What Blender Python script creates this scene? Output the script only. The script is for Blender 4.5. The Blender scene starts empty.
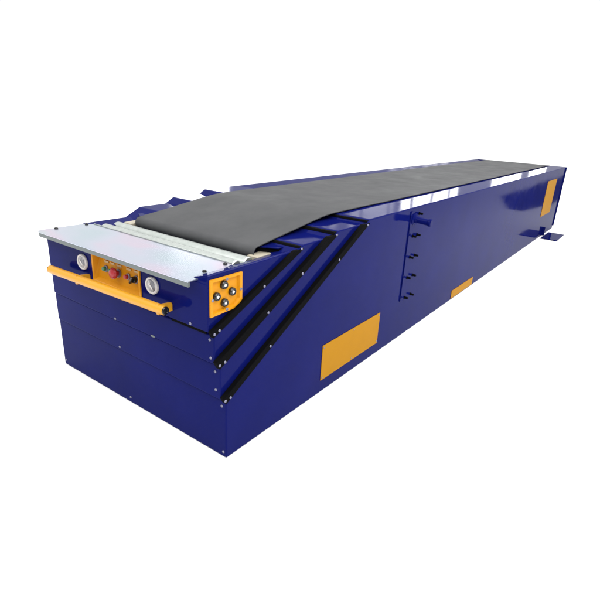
import bpy, bmesh, math, random
from mathutils import Vector, Matrix
random.seed(4)
scene = bpy.context.scene
col = scene.collection
W = 1.25          # overall width of the machine (m)
L = 6.765         # overall length
H = 0.873         # deck height of the fixed housing

# ------------------------------------------------------------------ materials
def mat(name, base, rough=.5, metal=0.0, spec=.5, build=None):
    m = bpy.data.materials.new(name); m.use_nodes = True
    nt = m.node_tree; b = nt.nodes['Principled BSDF']
    b.inputs['Base Color'].default_value = (*base, 1)
    b.inputs['Roughness'].default_value = rough
    b.inputs['Metallic'].default_value = metal
    b.inputs['Specular IOR Level'].default_value = spec
    if build: build(nt, b)
    return m

def noise(nt, scale, detail=3, rough=.5, vec_scale=None, dist=0):
    tc = nt.nodes.new('ShaderNodeTexCoord')
    n = nt.nodes.new('ShaderNodeTexNoise')
    n.inputs['Scale'].default_value = scale
    n.inputs['Detail'].default_value = detail
    n.inputs['Roughness'].default_value = rough
    n.inputs['Distortion'].default_value = dist
    if vec_scale:
        mp = nt.nodes.new('ShaderNodeMapping'); mp.inputs['Scale'].default_value = vec_scale
        nt.links.new(tc.outputs['Object'], mp.inputs['Vector']); nt.links.new(mp.outputs['Vector'], n.inputs['Vector'])
    else:
        nt.links.new(tc.outputs['Object'], n.inputs['Vector'])
    return n.outputs['Fac']

def ramp(nt, fac, stops):
    r = nt.nodes.new('ShaderNodeValToRGB')
    e = r.color_ramp.elements
    while len(e) < len(stops): e.new(.5)
    for k, (p, c) in enumerate(stops):
        e[k].position = p
        e[k].color = (c, c, c, 1) if not hasattr(c, '__len__') else (*c, 1)
    nt.links.new(fac, r.inputs['Fac'])
    return r.outputs['Color']

def bump(nt, b, fac, strength, dist, prev=None):
    bp = nt.nodes.new('ShaderNodeBump')
    bp.inputs['Strength'].default_value = strength
    bp.inputs['Distance'].default_value = dist
    nt.links.new(fac, bp.inputs['Height'])
    if prev: nt.links.new(prev, bp.inputs['Normal'])
    nt.links.new(bp.outputs['Normal'], b.inputs['Normal'])
    return bp.outputs['Normal']

BLUE = (.0034, .0060, .084)
def b_blue(nt, b):
    f = noise(nt, 3.0, 4, .55)
    base = ramp(nt, f, [(.3, tuple(c*.90 for c in BLUE)), (.7, tuple(c*1.10 for c in BLUE))])
    sc1 = noise(nt, 30, 3, .6, vec_scale=(.5, 1, 3.0), dist=2.5); sc2 = noise(nt, 2.3, 2, .5)
    m1 = ramp(nt, sc1, [(.690, 0.0), (.715, 1.0)]); m2 = ramp(nt, sc2, [(.56, 0.0), (.66, .55)])
    mk = nt.nodes.new('ShaderNodeMath'); mk.operation = 'MULTIPLY'
    nt.links.new(m1, mk.inputs[0]); nt.links.new(m2, mk.inputs[1])
    mc = nt.nodes.new('ShaderNodeMixRGB'); mc.inputs[2].default_value = (.035, .042, .13, 1)
    nt.links.new(mk.outputs[0], mc.inputs[0]); nt.links.new(base, mc.inputs[1]); nt.links.new(mc.outputs[0], b.inputs['Base Color'])
    g = noise(nt, 9, 6, .65, dist=.6)
    nt.links.new(ramp(nt, g, [(.35, .07), (.75, .17)]), b.inputs['Roughness'])
    n = bump(nt, b, noise(nt, 1.3, 0.6, .45), .15, .02)
    n = bump(nt, b, noise(nt, 260, 2, .5), .02, .001, n)
    # thin clear coat: a weak gloss layer over the matt pigment
    b.inputs['Specular IOR Level'].default_value = 0
    gl = nt.nodes.new('ShaderNodeBsdfGlossy'); fr = nt.nodes.new('ShaderNodeFresnel'); fr.inputs['IOR'].default_value = 1.22
    nt.links.new(n, gl.inputs['Normal']); nt.links.new(n, fr.inputs['Normal'])
    nt.links.new(ramp(nt, g, [(.35, .05), (.75, .13)]), gl.inputs['Roughness'])
    ml = nt.nodes.new('ShaderNodeMath'); ml.operation = 'MULTIPLY'; ml.inputs[1].default_value = .46
    nt.links.new(fr.outputs[0], ml.inputs[0])
    mx = nt.nodes.new('ShaderNodeMixShader')
    nt.links.new(ml.outputs[0], mx.inputs[0]); nt.links.new(b.outputs[0], mx.inputs[1]); nt.links.new(gl.outputs[0], mx.inputs[2])
    nt.links.new(mx.outputs[0], nt.nodes['Material Output'].inputs['Surface'])
def b_yellow(c):
    def f(nt, b):
        g = noise(nt, 12, 4, .6)
        nt.links.new(ramp(nt, g, [(.3, tuple(v*.97 for v in c)), (.7, tuple(v*1.03 for v in c))]), b.inputs['Base Color'])
        bump(nt, b, noise(nt, 220, 2, .5), .02, .001)
    return f
def b_belt(nt, b):
    f = noise(nt, 2.2, 6, .62, vec_scale=(1, 2.2, 1))
    nt.links.new(ramp(nt, f, [(.25, (.050, .0515, .0535)), (.5, (.059, .060, .0625)), (.78, (.070, .071, .0735))]), b.inputs['Base Color'])
    g = noise(nt, 5, 5, .6)
    nt.links.new(ramp(nt, g, [(.3, .55), (.7, .70)]), b.inputs['Roughness'])
    bump(nt, b, noise(nt, 420, 3, .6), .18, .001)
def b_plate(nt, b):
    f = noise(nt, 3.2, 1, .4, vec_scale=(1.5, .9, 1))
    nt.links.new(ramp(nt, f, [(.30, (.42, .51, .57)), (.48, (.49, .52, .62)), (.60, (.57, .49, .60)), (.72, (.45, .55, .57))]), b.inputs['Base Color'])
    b.inputs['Roughness'].default_value = .2
def b_zinc(nt, b):
    g = noise(nt, 40, 4, .6)
    nt.links.new(ramp(nt, g, [(.3, (.37, .405, .38)), (.7, (.47, .50, .475))]), b.inputs['Base Color'])
def b_floor(nt, b):
    f = noise(nt, .8, 4, .5)
    nt.links.new(ramp(nt, f, [(.3, .90), (.7, .92)]), b.inputs['Base Color'])

M = {}
M['blue'] = mat('blue gloss paint', BLUE, .1, 0, .09, b_blue)
M['orange'] = mat('orange yellow plate paint', (.375, .172, .004), .5, 0, .05, b_yellow((.375, .172, .004)))
M['yellow'] = mat('yellow box paint', (.58, .235, .004), .4, 0, .15, b_yellow((.58, .235, .004)))
M['bar'] = mat('yellow rail paint', (.58, .27, .012), .35, 0, .4, b_yellow((.58, .27, .012)))
M['belt'] = mat('grey rubber belt', (.08, .08, .085), .5, 0, .15, b_belt)
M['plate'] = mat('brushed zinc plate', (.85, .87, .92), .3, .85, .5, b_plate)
M['edge'] = mat('grey plate edge', (.13, .15, .15), .45, .3, .4, lambda nt, b: bump(nt, b, noise(nt, 200, 2), .1, .001))
M['roller'] = mat('zinc plated roller', (.62, .65, .63), .32, .75, .5, b_zinc)
M['cream'] = mat('cream nylon bracket', (.36, .325, .25), .5, 0, .4, b_yellow((.36, .325, .25)))
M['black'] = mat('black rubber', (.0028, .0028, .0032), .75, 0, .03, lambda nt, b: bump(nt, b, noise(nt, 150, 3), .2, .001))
M['blackgloss'] = mat('black plastic', (.008, .008, .009), .2, 0, .5, lambda nt, b: bump(nt, b, noise(nt, 150, 3), .05, .001))
M['steel'] = mat('bright steel', (.20, .20, .27), .4, .5, .4, lambda nt, b: bump(nt, b, noise(nt, 200, 2), .1, .001))
M['white'] = mat('white plastic', (.58, .56, .55), .35, 0, .5, b_yellow((.58, .56, .55)))
M['grey'] = mat('grey lens', (.24, .24, .26), .2, .2, .5, b_zinc)
M['green'] = mat('green button', (.02, .14, .05), .3, 0, .5, b_yellow((.03, .16, .07)))
M['red'] = mat('red button', (.34, .012, .02), .3, 0, .5, b_yellow((.34, .012, .02)))
M['refl_sheet'] = mat('dark reflection sheet', (.05, .05, .055), .8, 0, .05, lambda nt, b: bump(nt, b, noise(nt, 60, 3), .1, .002))
M['floor'] = mat('white studio floor', (.9, .9, .9), .8, 0, .2, b_floor)
lens_nt = M['grey'].node_tree
def b_lens(nt, b):
    g = noise(nt, 55, 2, .5, vec_scale=(1, 1, .4))
    nt.links.new(ramp(nt, g, [(.42, (.13, .13, .15)), (.58, (.42, .42, .43))]), b.inputs['Base Color'])
M['lens'] = mat('patterned lens', (.3, .3, .3), .25, 0, .5, b_lens)

# ------------------------------------------------------------------ mesh helpers
def finish(name, bm, m, parent=None, smooth=True, loc=None):
    bmesh.ops.recalc_face_normals(bm, faces=bm.faces)
    me = bpy.data.meshes.new(name)
    bm.to_mesh(me); bm.free()
    if isinstance(m, (list, tuple)):
        for k in m: me.materials.append(M[k])
    else: me.materials.append(M[m])
    if smooth:
        me.polygons.foreach_set('use_smooth', [True]*len(me.polygons))
        me.set_sharp_from_angle(angle=math.radians(32))
    o = bpy.data.objects.new(name, me); col.objects.link(o)
    if smooth:
        md = o.modifiers.new('weighted normals', 'WEIGHTED_NORMAL'); md.keep_sharp = True; md.weight = 100
    if parent: o.parent = parent
    if loc: o.location = loc
    return o

def prism(bm, pts, ax, a0, a1, bev=0, seg=2):
    """polygon pts in the plane normal to axis ax, extruded from a0 to a1"""
    t = bmesh.new()
    def v3(p, a):
        if ax == 0: return (a, p[0], p[1])
        if ax == 1: return (p[0], a, p[1])
        return (p[0], p[1], a)
    f = t.faces.new([t.verts.new(v3(p, a0)) for p in pts])
    r = bmesh.ops.extrude_face_region(t, geom=[f])
    d = [0, 0, 0]; d[ax] = a1-a0
    bmesh.ops.translate(t, verts=[v for v in r['geom'] if isinstance(v, bmesh.types.BMVert)], vec=d)
    bmesh.ops.recalc_face_normals(t, faces=t.faces)
    if bev: bmesh.ops.bevel(t, geom=list(t.edges), offset=bev, segments=seg, profile=.5, affect='EDGES', clamp_overlap=True)
    me = bpy.data.meshes.new('tmp'); t.to_mesh(me); t.free(); bm.from_mesh(me); bpy.data.meshes.remove(me)

def box(bm, lo, hi, bev=0, seg=2):
    prism(bm, [(lo[0], lo[2]), (hi[0], lo[2]), (hi[0], hi[2]), (lo[0], hi[2])], 1, lo[1], hi[1], bev, seg)

def lathe(bm, prof, c, d, n=24):
    """profile [(radius, distance along d)] revolved about the axis through c"""
    d = Vector(d).normalized(); c = Vector(c)
    a = d.orthogonal().normalized(); b = d.cross(a)
    rings = []
    for r, h in prof:
        if r < 1e-6: rings.append([bm.verts.new(c+d*h)])
        else: rings.append([bm.verts.new(c+d*h+(a*math.cos(2*math.pi*k/n)+b*math.sin(2*math.pi*k/n))*r) for k in range(n)])
    for p, q in zip(rings, rings[1:]):
        for k in range(n):
            k2 = (k+1) % n
            if len(p) == 1 and len(q) == 1: continue
            if len(p) == 1: bm.faces.new((p[0], q[k], q[k2]))
            elif len(q) == 1: bm.faces.new((p[k], q[0], p[k2]))
            else: bm.faces.new((p[k], q[k], q[k2], p[k2]))
def rod(bm, p, q, r, n=20, bev=.003):
    d = Vector(q)-Vector(p); h = d.length; bev = min(bev, r*.5)
    lathe(bm, [(0, 0), (r-bev, 0), (r, bev), (r, h-bev), (r-bev, h), (0, h)], p, d, n)

def cut(o, lo=None, hi=None, pts=None, ax=0, a0=0, a1=0):
    bm = bmesh.new()
    if pts: prism(bm, pts, ax, a0, a1)
    else: box(bm, lo, hi)
    c = finish('cutter', bm, 'blue', smooth=False)
    md = o.modifiers.new('cut', 'BOOLEAN'); md.object = c; md.operation = 'DIFFERENCE'; md.solver = 'EXACT'
    wn = o.modifiers.get('weighted normals')
    if wn: o.modifiers.remove(wn)
    dg = bpy.context.evaluated_depsgraph_get()
    me = bpy.data.meshes.new_from_object(o.evaluated_get(dg))
    o.modifiers.clear(); o.data = me
    bpy.data.objects.remove(c)
    md = o.modifiers.new('weighted normals', 'WEIGHTED_NORMAL'); md.keep_sharp = True; md.weight = 100

# ------------------------------------------------------------------ the conveyor
root = bpy.data.objects.new('telescopic_conveyor', None); col.objects.link(root)
root['label'] = 'long blue telescopic belt conveyor with grey belt and yellow front rail on white floor'
root['category'] = 'conveyor'

XR = L
# --- fixed housing: diagonal front edge from (0,.276) up to (1.065,H)
bm = bmesh.new()
prism(bm, [(0, 0), (XR, 0), (XR, H), (1.062, H), (0, .274)], 1, 0, W, .007, 3)
base = finish('base_housing', bm, 'blue', root)
# the far flange dips towards the belt behind its first stretch
cut(base, pts=[(1.060, .90), (1.060, .850), (1.070, .850), (1.243, .8725), (1.243, .90)], ax=0, a0=1.37, a1=6.69)
# --- two inner stages sliding out of it
def stage(name, pts, inset):
    bm = bmesh.new(); prism(bm, pts, 1, inset, W-inset, .006, 3)
    return finish(name, bm, 'blue', root)
stage1 = stage('inner_stage', [(-.013, .280), (.30, .30), (3.2, .50), (3.2, .850), (.785, .850), (-.013, .432)], .018)
stage2 = stage('inner_stage', [(-.026, .438), (.30, .46), (2.6, .55), (2.6, .822), (.525, .822), (-.026, .560)], .037)
# --- head stage: box, two cheeks and the deck sheets beside the belt
bm = bmesh.new()
prism(bm, [(-.04, .574), (.4, .60), (2.2, .66), (2.2, .768), (-.04, .768)], 1, .0535, W-.0635, .004, 3)
head = finish('head_stage', bm, 'blue', root)
cut(head, (.190, .147, .70), (2.3, W-.157, .9))
for s in (0, 1):
    Y = (lambda y: y) if s == 0 else (lambda y: W-.01-y)
    bm = bmesh.new()
    # cheek: outer edge high, top sloping inwards; on the far side it starts behind the plate
    t = [(Y(.052), .60), (Y(.052), .797), (Y(.058), .803), (Y(.142), .776), (Y(.142), .60)]
    xf = -.0385
    if s == 1:
        lo = [(Y(.052), .60), (Y(.052), .768), (Y(.142), .768), (Y(.142), .60)]
        bm = bmesh.new(); prism(bm, lo, 0, -.0385, .1545, .002, 2); finish('cheek_plate', bm, 'blue', head)
        xf = .155; t = [(Y(.052), .60), (Y(.052), .776), (Y(.058), .781), (Y(.142), .768), (Y(.142), .60)]
        bm = bmesh.new()
    prism(bm, t, 0, xf, 1.9, .002, 2)
    finish('cheek_plate', bm, 'blue', head)
    bm = bmesh.new()
    prism(bm, [(.448, Y(.118)), (.405, Y(.206)), (1.5, Y(.206)), (1.5, Y(.118))], 2, .7995, .8045, .001)
    finish('deck_sheet', bm, 'blue', head)
    bm = bmesh.new()
    prism(bm, [(.454, Y(.120)), (.411, Y(.204)), (.43, Y(.204)), (.47, Y(.120))], 2, .782, .7993)
    finish('wiper_strip', bm, 'black', head)

# --- black wipers below the front edge of each flange
def wiper(parent, x, z, th, inset, skew=.035):
    bm = bmesh.new()
    prism(bm, [(x, z-th), (x+.03, z-th), (x+.05, z), (x+.006, z)], 1, inset+.004, .26, .0015)
    finish('wiper_strip', bm, 'black', parent)
wiper(base, 1.032, H-.005, .010, 0)
wiper(stage1, .752, .846, .012, .018)
wiper(stage2, .496, .818, .009, .037)

# --- black seal strips along the three diagonals
def seal(parent, x0, z0, x1, z1, th, yo, depth):
    y0, y1 = yo-.006, yo+depth
    bm = bmesh.new()
    dx, dz = x1-x0, z1-z0; l = math.hypot(dx, dz); nx, nz = -dz/l, dx/l
    k = (l*dz/l-nz*th)/(dz/l)          # where the upper edge reaches the level cut
    p = (x0+nx*th+dx/l*k, z1)
    prism(bm, [(x0, z0), (x1, z1), p, (x0+nx*th, z0+nz*th)], 1, y0, y1, .0025, 2)
    finish('seal_strip', bm, 'black', parent)
seal(base, -.004, .268, 1.058, .854, .032, 0, .017)
seal(stage1, -.020, .424, .780, .834, .037, .018, .018)
seal(stage2, -.034, .556, .528, .806, .028, .037, .014)

# --- screws (one mesh, copied)
def screw_mesh(name, r, h, m, n=14):
    bm = bmesh.new()
    lathe(bm, [(r, 0), (r, h*.4), (r*.8, h*.85), (r*.45, h), (r*.4, h*.7), (0, h*.7)], (0, 0, 0), (0, 0, 1), n)
    o = finish(name, bm, m, None)
    me = o.data; bpy.data.objects.remove(o); return me
SCREW = screw_mesh('screw', .0060, .004, 'steel')
DARKBOLT = screw_mesh('bolt', .009, .007, 'blackgloss')
def put(me, name, loc, face, parent):
    o = bpy.data.objects.new(name, me); col.objects.link(o); o.parent = parent
    o.location = loc
    o.rotation_euler = {'x': (0, -math.pi/2, 0), 'y': (math.pi/2, 0, 0), 'z': (0, 0, 0)}[face]
    return o
for x, z in ((-.010, .287), (.018, .290), (.261, .430), (.773, .712), (1.030, .848)): put(SCREW, 'screw', (x, -.006, z), 'y', base)
for x, z in ((-.022, .443), (.006, .448), (.262, .580), (.495, .700), (.762, .834)): put(SCREW, 'screw', (x, .012, z), 'y', stage1)
for x, z in ((-.030, .572), (-.004, .580), (.255, .695), (.505, .808)): put(SCREW, 'screw', (x, .031, z), 'y', stage2)
for y, z in ((.023, .247), (.016, .027), (.648, .031), (1.23, .031)): put(SCREW, 'screw', (0, y, z), 'x', base)
for y, z in ((.046, .401), (.043, .320), (.683, .297)): put(SCREW, 'screw', (-.013, y, z), 'x', stage1)
for y, z in ((.060, .540), (.056, .463), (.679, .447)): put(SCREW, 'screw', (-.026, y, z), 'x', stage2)
for y, z in ((.152, .585), (.656, .585)): put(SCREW, 'screw', (-.04, y, z), 'x', head)
# pale sticker scrap on the stage edge
bm = bmesh.new(); box(bm, (-.0272, .398, .4395), (-.0262, .424, .4475))
finish('sticker', bm, 'edge', stage2)
# black strip standing in for the shade between head and next stage
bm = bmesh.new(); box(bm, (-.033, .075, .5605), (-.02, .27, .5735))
finish('gap_shade', bm, 'black', stage2)

# --- orange plates on the side
def cover(x0, x1, z0, z1, th=.004):
    bm = bmesh.new(); box(bm, (x0, -th, z0), (x1, -.0003, z1), .0012)
    return finish('cover_plate', bm, 'orange', base)
cover(.688, 1.306, .074, .275); cover(2.60, 3.13, .012, .082); cover(5.68, 6.25, .299, .748)
for x, z in ((.700, .262), (.997, .263), (1.292, .262), (.700, .088), (.997, .086), (1.295, .090)):
    put(screw_mesh('rivet', .0045, .003, 'steel') if not bpy.data.meshes.get('rivet') else bpy.data.meshes['rivet'], 'rivet', (x, -.004, z), 'y', base)

# --- vertical bar, two columns of black bolts and the stub rod
bm = bmesh.new(); box(bm, (1.572, -.007, .27), (1.600, -.0003, .853), .002)
finish('vertical_bar', bm, 'blue', base)
def stud():
    bm = bmesh.new()
    lathe(bm, [(.0105, 0), (.0105, .005), (.008, .006), (.008, .023), (.006, .0255), (0, .0255)], (0, 0, 0), (0, 0, 1), 6)
    o = finish('bolt', bm, 'black'); me = o.data; bpy.data.objects.remove(o); return me
STUD = stud()
for k in range(5):
    z = .281+.1365*k
    if k < 4: put(STUD, 'bolt', (1.645, 0, z), 'y', base)
    put(STUD, 'bolt', (1.737-.009*k, 0, z), 'y', base)
for k in range(4):
    put(screw_mesh('bolt', .008, .006, 'blue'), 'bolt', (1.586, -.007, .30+.1365*k), 'y', base)
bm = bmesh.new()
lathe(bm, [(0, 0), (.036, 0), (.036, .012), (.024, .018), (.022, .030), (.0195, .034), (.0195, .100), (.024, .104), (.024, .118), (.020, .122), (0, .122)], (1.62, 0, .803), (0, -1, -.06), 24)
finish('stub_rod', bm, 'blue', base)

# --- rear foot bracket and rear edge trim
bm = bmesh.new()
box(bm, (5.82, -.235, .003), (6.32, -.035, .013), .003)
box(bm, (6.02, -.034, .0095), (6.030, -.0005, .125), .002)
finish('foot_bracket', bm, 'blue', base)
bm = bmesh.new()
box(bm, (XR+.0005, -.012, .04), (XR+.012, .05, H-.002), .002)
finish('end_trim', bm, 'blue', base); bm = bmesh.new()
box(bm, (XR+.0005, W-.05, .04), (XR+.012, W+.012, H-.002), .002)
finish('end_trim', bm, 'blue', base)

# --- belt: nose at x=.36, climbs, then flat to the rear roller
prof = [(.400, .735), (.378, .748), (.363, .765), (.357, .782), (.360, .796), (.370, .8065), (.385, .8115), (.44, .8188), (.51, .8278), (.59, .8378), (.67, .8476),
        (.75, .8578), (.83, .8680), (.89, .8750), (.95, .8800), (1.01, .8825), (1.1, .8832), (1.3, .8828), (1.7, .8820), (2.4, .8820), (3.4, .8820), (4.6, .8820),
        (5.8, .8820), (6.62, .8815), (6.68, .879), (6.715, .870)]
bm = bmesh.new()
th = .004
lower = []
for k, (x, z) in enumerate(prof):
    a = Vector(prof[max(k-1, 0)]); b = Vector(prof[min(k+1, len(prof)-1)]); d = (b-a).normalized()
    lower.append((x+d.y*th, z-d.x*th))
loop = prof+lower[::-1]
ny = 24
def lin(x, pts):
    if x <= pts[0][0]: return pts[0][1]
    for (a, fa), (b, fb) in zip(pts, pts[1:]):
        if x <= b: return fa+(fb-fa)*(x-a)/(b-a)
    return pts[-1][1]
FAR = [(.37, 1.024), (.6, 1.020), (1.4, 1.044), (2.6, 1.060), (5, 1.068)]
NEAR = [(.37, .184), (1.02, .200), (5, .206)]
def row(f): return [bm.verts.new((x, lin(x, NEAR)+(lin(x, FAR)-lin(x, NEAR))*f, z)) for x, z in loop]
rows = [row(k/ny) for k in range(ny+1)]
n = len(loop)
for r0, r1 in zip(rows, rows[1:]):
    for k in range(n):
        bm.faces.new((r0[k], r0[(k+1) % n], r1[(k+1) % n], r1[k]))
np_ = len(prof)
for r in (rows[0], rows[-1]):
    for k in range(np_-1):
        bm.faces.new((r[k], r[k+1], r[n-2-k], r[n-1-k]))
belt = finish('belt', bm, 'belt', root)
# slider bed below the belt
bm = bmesh.new()
prism(bm, [(1.25, H+.0005), (6.6, H+.0005), (6.6, .8765), (1.25, .8760)], 1, .235, W-.235)
finish('slider_bed', bm, 'black', root)

# --- head plate, rollers, brackets
bm = bmesh.new()
PZ = .779
pts = [(-.066, .106), (.185, .150), (.185, 1.135), (-.052, 1.166), (-.082, 1.150), (-.086, 1.125), (-.086, .106)]
pts = [(-.088, .104), (.020, .104), (.186, .146), (.186, 1.142), (.16, 1.178), (-.055, 1.183), (-.084, 1.176), (-.092, 1.152)]
prism(bm, pts, 2, PZ-.005, PZ, .0015)
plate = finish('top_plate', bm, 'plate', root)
bm = bmesh.new()
prism(bm, [(-.086, .106), (-.076, .106), (-.080, 1.148), (-.076, 1.166), (-.05, 1.173), (-.05, 1.180), (-.082, 1.173), (-.090, 1.150)], 2, PZ-.024, PZ-.0052, .001)
finish('plate_lip', bm, 'edge', plate)
for x, y in ((.036, .150), (.165, .166), (.0, 1.160), (.155, 1.150)):
    put(DARKBOLT, 'bolt', (x, y, PZ), 'z', plate)
# rear upturned edge of the plate
bm = bmesh.new(); box(bm, (.1865, .155, .745), (.193, 1.138, .7825), .001)
finish('plate_ridge', bm, 'roller', plate)
for x, r in ((.238, .033), (.312, .034)):
    bm = bmesh.new(); rod(bm, (x, .172, .779-r), (x, 1.118, .779-r), r, 40, .004)
    ro = finish('roller', bm, 'roller', root)
    bm = bmesh.new(); rod(bm, (x, .146, .779-r), (x, .1718, .779-r), .010, 14)
    finish('axle', bm, 'blackgloss', ro)
    bm = bmesh.new(); rod(bm, (x, 1.1182, .779-r), (x, 1.142, .779-r), .010, 14)
    finish('axle', bm, 'blackgloss', ro)
for s in (0, 1):
    Y = (lambda y: y) if s == 0 else (lambda y: W-.01-y)
    a, b = sorted((Y(.145), Y(.205)))
    bm = bmesh.new()
    prism(bm, [(.338, .735), (.452, .735), (.452, .780), (.338, .777)], 1, a, b, .003)
    bk = finish('roller_bracket', bm, 'cream', root)

# --- front control box
FX = -.040
def tray(name, y0, y1, z0, z1, m, parent, depth=.030, rim=.010, slope=.012):
    """open box standing 5 mm proud with sloping inner walls"""
    bm = bmesh.new()
    def q(y, z, x): return bm.verts.new((x, y, z))
    xo = FX-.006
    O = [(y0, z0), (y1, z0), (y1, z1), (y0, z1)]
    I = [(y0+rim, z0+rim), (y1-rim, z0+rim), (y1-rim, z1-rim), (y0+rim, z1-rim)]
    B = [(y0+rim+slope, z0+rim+slope), (y1-rim-slope, z0+rim+slope), (y1-rim-slope, z1-rim-slope*.4), (y0+rim+slope, z1-rim-slope*.4)]
    back = [q(y, z, FX+.05) for y, z in O]; o = [q(y, z, xo) for y, z in O]; i = [q(y, z, xo) for y, z in I]
    b = [q(B[0][0], B[0][1], FX+depth*.35), q(B[1][0], B[1][1], FX+depth*.35), q(B[2][0], B[2][1], FX+depth), q(B[3][0], B[3][1], FX+depth)]
    for k in range(4):
        j = (k+1) % 4
        bm.faces.new((back[k], back[j], o[j], o[k])); bm.faces.new((o[k], o[j], i[j], i[k])); bm.faces.new((i[k], i[j], b[j], b[k]))
    bm.faces.new(b)
    return finish(name, bm, m, parent, smooth=False)
# cut the opening in the head so the tray can be sunk into it
CY0, CY1, CZ0, CZ1 = .449, .796, .608, .756
cut(head, (-.2, CY0+.003, CZ0+.003), (.02, CY1-.003, .80))
ctl = tray('control_panel', CY0, CY1, CZ0, CZ1, 'yellow', root)
def xb(z): # inner face x at height z
    t = (z-(CZ0+.022))/((CZ1-.015)-(CZ0+.022)); return FX+.030*(.35+.65*t)
nrm = Vector((-1, 0, .165)).normalized()
def btn(name, y, z, prof, m, n=24):
    bm = bmesh.new(); lathe(bm, prof, (xb(z)-.0003, y, z), nrm, n)
    return finish(name, bm, m, ctl)
def collar(y, z, r=.0145): return btn('button_collar', y, z, [(0, 0), (r, 0), (r, .005), (r*.8, .007), (0, .007)], 'steel')
ZB = .676
for y, m in ((.722, 'green'), (.676, 'green')):
    collar(y, ZB); btn('push_button', y, ZB, [(.010, .007), (.010, .016), (.008, .019), (0, .0195)], m)
collar(.630, ZB, .019)
btn('emergency_stop', .630, ZB, [(.012, .007), (.012, .018), (.024, .022), (.025, .030), (.019, .037), (.008, .040), (0, .0405)], 'red', 32)
collar(.560, ZB); btn('push_button', .560, ZB, [(.010, .007), (.010, .018), (.008, .021), (0, .0215)], 'red')
collar(.504, ZB, .017)
btn('selector_switch', .504, ZB, [(.015, .007), (.015, .016), (.013, .020), (0, .0205)], 'blackgloss')
bm = bmesh.new(); box(bm, (-.012, -.0045, -.019), (0, .0045, .019), .002)
bmesh.ops.rotate(bm, verts=bm.verts, cent=(0, 0, 0), matrix=Matrix.Rotation(math.radians(35), 3, 'X'))
bmesh.ops.translate(bm, verts=bm.verts, vec=(xb(ZB)-.020, .504, ZB+.003))
finish('selector_knob', bm, 'blackgloss', ctl)
M['label'] = mat('pale engraved label', (.50, .33, .14), .4, 0, .4, b_yellow((.50, .33, .14)))
for y, wd in ((.722, .030), (.676, .030), (.628, .034), (.560, .032), (.504, .034)):
    bm = bmesh.new(); z = ZB+.032
    box(bm, (xb(z)-.0035, y-wd/2, z-.005), (xb(z)-.0006, y+wd/2, z+.005), .0006)
    finish('label_plate', bm, 'label', ctl)
bm = bmesh.new(); z = ZB+.053
box(bm, (xb(z)-.0035, .525, z-.006), (xb(z)-.0006, .640, z+.006), .0006)
finish('label_plate', bm, 'label', ctl)

# --- two round white lamps
for y, z in ((.874, .680), (.371, .688)):
    bm = bmesh.new(); lathe(bm, [(0, 0), (.037, 0), (.037, .007), (.033, .012), (.028, .010), (.0265, .006), (0, .006)], (FX-.0003, y, z), (-1, 0, 0), 40)
    lamp = finish('round_lamp', bm, 'white', root)
    bm = bmesh.new(); lathe(bm, [(.0262, .0062), (.025, .0085), (.016, .0105), (0, .0112)], (FX-.0003, y, z), (-1, 0, 0), 32)
    finish('lens', bm, 'lens', lamp)
    bm = bmesh.new()
    prism(bm, [(y-.013, z-.012), (y-.008, z-.016), (y+.004, z-.002), (y+.012, z+.002), (y+.006, z+.015), (y+.001, z+.012), (y+.004, z+.005), (y-.004, z+.002)], 0, FX-.0135, FX-.0118)
    finish('lamp_mark', bm, 'white', lamp)

# --- yellow rail
HX = -.098
bm = bmesh.new(); rod(bm, (HX, .228, .634), (HX, 1.068, .612), .0195, 28, .004)
rail = finish('push_rail', bm, 'bar', root)
for y in (.262, .835):
    z = .634-(y-.228)*.026
    bm = bmesh.new()
    prism(bm, [(FX-.0004, z-.024), (FX-.0004, z+.010), (HX+.006, z+.016), (HX+.001, z+.0225), (HX-.010, z+.0225), (HX-.010, z+.018), (HX-.010, z-.0235), (HX+.006, z-.0235)], 1, y-.008, y+.008, .002)
    finish('rail_bracket', bm, 'bar', rail)
bm = bmesh.new(); lathe(bm, [(.0165, -.0002), (.0165, .003), (.014, .006), (.009, .0065), (.008, .005), (0, .005)], (HX, .2275, .634), (0, -1, .026), 28)
finish('end_cap', bm, 'blackgloss', rail)
bm = bmesh.new(); lathe(bm, [(.0188, -.0002), (.0185, .003), (.014, .006), (0, .007)], (HX, 1.0685, .612), (0, 1, -.026), 28)
finish('end_cap', bm, 'bar', rail)

# --- four button box on the near cheek
SY = .052
x0, x1, z0, z1 = -.034, .136, .637, .783
xa, xz = x0, x1
out = [(x0, z0), (x1-.030, z0+.004), (x1, z0+.030), (x1, z1-.002), (x0, z1)]
cx, cz = (x0+x1)/2, (z0+z1)/2
def sc(p, s, dz=0): return (cx+(p[0]-cx)*s, cz+(p[1]-cz)*s+dz)
bm = bmesh.new()
back = [bm.verts.new((x, SY+.02, z)) for x, z in out]
o = [bm.verts.new((x, SY-.008, z)) for x, z in out]
i = [bm.verts.new((*[sc(p, .86)[0]], SY-.008, sc(p, .86)[1])) for p in out]
b = [bm.verts.new((sc(p, .80)[0], SY+.003, sc(p, .80)[1])) for p in out]
n = len(out)
for k in range(n):
    j = (k+1) % n
    bm.faces.new((back[k], back[j], o[j], o[k])); bm.faces.new((o[k], o[j], i[j], i[k])); bm.faces.new((i[k], i[j], b[j], b[k]))
bm.faces.new(b)
bb = finish('button_box', bm, 'yellow', root, smooth=False)
BB = bb
for o_ in (head, [c for c in head.children if c.name.startswith('cheek')][0]):
    cut(o_, (sc(out[0], .92)[0], -.1, sc(out[0], .92)[1]), (sc(out[3], .92)[0], SY+.016, sc(out[3], .92)[1]))
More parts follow.
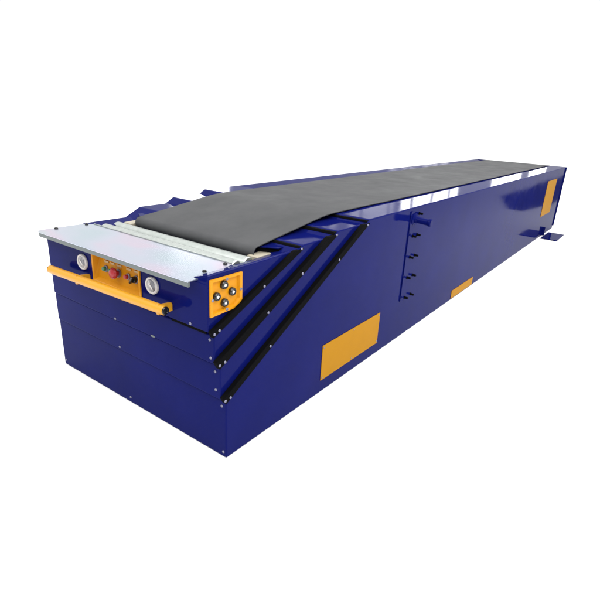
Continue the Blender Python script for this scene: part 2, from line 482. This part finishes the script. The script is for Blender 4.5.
for x, z in ((.041, .748), (.085, .711), (.002, .711), (.043, .676)):
    bm = bmesh.new(); lathe(bm, [(0, 0), (.0165, 0), (.0165, .010), (.013, .015), (.009, .014), (.0085, .010), (0, .010)], (x, SY+.0027, z), (0, -1, 0), 28)
    k = finish('push_button', bm, 'blackgloss', BB)
    bm = bmesh.new(); lathe(bm, [(.0065, .0102), (.006, .0135), (.003, .0145), (0, .0148)], (x, SY+.0027, z), (0, -1, 0), 20)
    finish('button_mark', bm, 'white', BB)
for x, z in ((cx-.001, z1-.012), (x0+.009, cz-.006), (x1-.008, cz+.002), (cx-.001, z0+.012)):
    put(SCREW, 'screw', (x, SY-.008, z), 'y', BB)

# ------------------------------------------------------------------ floor
bm = bmesh.new()
bmesh.ops.create_grid(bm, x_segments=8, y_segments=8, size=150)
fl = finish('floor', bm, 'floor', None)
fl['kind'] = 'structure'; fl['label'] = 'plain white floor'; fl.location = (20, 20, -.0005)

# added dark sheet out of frame, darkens the reflection in the rear blue side
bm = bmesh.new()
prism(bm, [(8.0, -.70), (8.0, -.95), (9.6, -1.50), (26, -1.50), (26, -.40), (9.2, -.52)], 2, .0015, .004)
ln = finish('reflection_sheet', bm, 'refl_sheet', None, smooth=False)
ln['kind'] = 'structure'; ln['label'] = 'added dark grey floor sheet, reflected in the rear of the conveyor'

# ------------------------------------------------------------------ surrounding light (bright hall with high windows)
w = bpy.data.worlds.new('World'); scene.world = w; w.use_nodes = True
nt = w.node_tree; bg = nt.nodes['Background']
tc = nt.nodes.new('ShaderNodeTexCoord'); sp = nt.nodes.new('ShaderNodeSeparateXYZ')
nt.links.new(tc.outputs['Generated'], sp.inputs[0])
X, Yv, Z = sp.outputs
def mth(op, a, b=None):
    m = nt.nodes.new('ShaderNodeMath'); m.operation = op
    for k, v in enumerate((a, b)):
        if v is None: continue
        if isinstance(v, (int, float)): m.inputs[k].default_value = v
        else: nt.links.new(v, m.inputs[k])
    return m.outputs[0]
def mr(v, a, b, c=0, d=1):
    m = nt.nodes.new('ShaderNodeMapRange'); m.interpolation_type = 'SMOOTHSTEP'
    nt.links.new(v, m.inputs[0])
    for k, q in enumerate((a, b, c, d)): m.inputs[k+1].default_value = q
    return m.outputs[0]
def rng(v, a, b, e=.01): return mth('MULTIPLY', mr(v, a-e, a+e), mr(v, b-e, b+e, 1, 0))
ZEN = 1.7
up = mr(Z, .25, .85, 1.04, ZEN)
s = mth('ADD', mth('MULTIPLY', X, .75), mth('MULTIPLY', Yv, .66))
az = mr(s, -.1, .55, .6, 1.0)
lowmix = mr(Z, .3, .7)                      # darker behind the camera only near the horizon
az2 = mth('MAXIMUM', az, lowmix)
lum = mth('MULTIPLY', up, az2)
yy = mth('MAXIMUM', Yv, .001)
u = mth('DIVIDE', X, yy); v = mth('DIVIDE', Z, yy)
front = mth('MULTIPLY', mth('GREATER_THAN', Yv, .02), mth('GREATER_THAN', X, 0.0))
win = None
for (u0, u1, v0, v1) in ((2.20, 2.98, .30, .46), (3.68, 4.50, .28, .50), (4.78, 5.5, .28, .50), (.82, 1.035, .175, .235)):
    r = mth('MULTIPLY', rng(u, u0, u1, .015), rng(v, v0, v1, .004))
    win = r if win is None else mth('MAXIMUM', win, r)
bars = mth('GREATER_THAN', mth('FRACT', mth('MULTIPLY', u, 3.9)), .13)
bars = mth('MULTIPLY', bars, mth('SUBTRACT', 1.0, mth('MAXIMUM', rng(v, .349, .361, .002), rng(v, .392, .402, .002))))
mul = mth('MAXIMUM', bars, .06)
win = mth('MULTIPLY', mth('MULTIPLY', win, front), mul)
# dimmer window bay nearer to the machine
dim = mth('MULTIPLY', mth('MULTIPLY', mth('MULTIPLY', rng(u, 1.12, 1.62, .03), rng(v, .27, .40, .01)), front), mth('MAXIMUM', bars, .2))
dim2 = mth('MULTIPLY', mth('MULTIPLY', rng(u, 1.72, 2.12, .03), rng(v, .29, .45, .01)), mth('MULTIPLY', front, mth('MAXIMUM', bars, .3)))
win = mth('ADD', win, mth('MULTIPLY', mth('ADD', dim, dim2), .17))
lum = mth('ADD', lum, mth('MULTIPLY', win, 12.0))
cmb = nt.nodes.new('ShaderNodeCombineColor')
for k, g in enumerate((1.0, 1.0, 1.0)):
    nt.links.new(mth('MULTIPLY', lum, g), cmb.inputs[k])
nt.links.new(cmb.outputs[0], bg.inputs['Color']); bg.inputs['Strength'].default_value = 1.0
w.cycles.sampling_method = 'MANUAL'; w.cycles.sample_map_resolution = 2048
scene.cycles.use_denoising = True

# two large soft lamps over the camera side of the machine
def softbox(loc, target, size, power):
    l = bpy.data.lights.new('soft_lamp', 'AREA'); l.shape = 'SQUARE'; l.size = size; l.energy = power
    o = bpy.data.objects.new('soft_lamp', l); col.objects.link(o); o.location = loc
    o.rotation_euler = (Vector(target)-Vector(loc)).to_track_quat('-Z', 'Y').to_euler()
softbox((-1.0, -2.6, 4.6), (1.2, -.4, 0), 3.5, 190)
softbox((-3.0, 2.6, 4.8), (-.6, 1.4, 0), 3.0, 110)
softbox((3.8, -2.2, 4.2), (4.0, -.7, 0), 2.4, 150)

# ------------------------------------------------------------------ camera
cam = bpy.data.cameras.new('camera'); co = bpy.data.objects.new('camera', cam); col.objects.link(co)
R = Vector((.59498842, -.80211583, .05098015)); F = Vector((.76212695, .54290765, -.35272339)); D = Vector((-.2552475, -.24871968, -.93433786))
m = Matrix.Identity(4)
for k in range(3):
    m[k][0] = R[k]; m[k][1] = -D[k]; m[k][2] = -F[k]
m[0][3], m[1][3], m[2][3] = -1.20794805, -1.19516721, 1.35991173
co.matrix_world = m
cam.sensor_width = 36; cam.lens = 488.22239/600*36
cam.clip_start = .05; cam.clip_end = 1000
scene.camera = co
scene.view_settings.view_transform = 'Standard'; scene.view_settings.look = 'None'
scene.view_settings.exposure = 0; scene.view_settings.gamma = 1
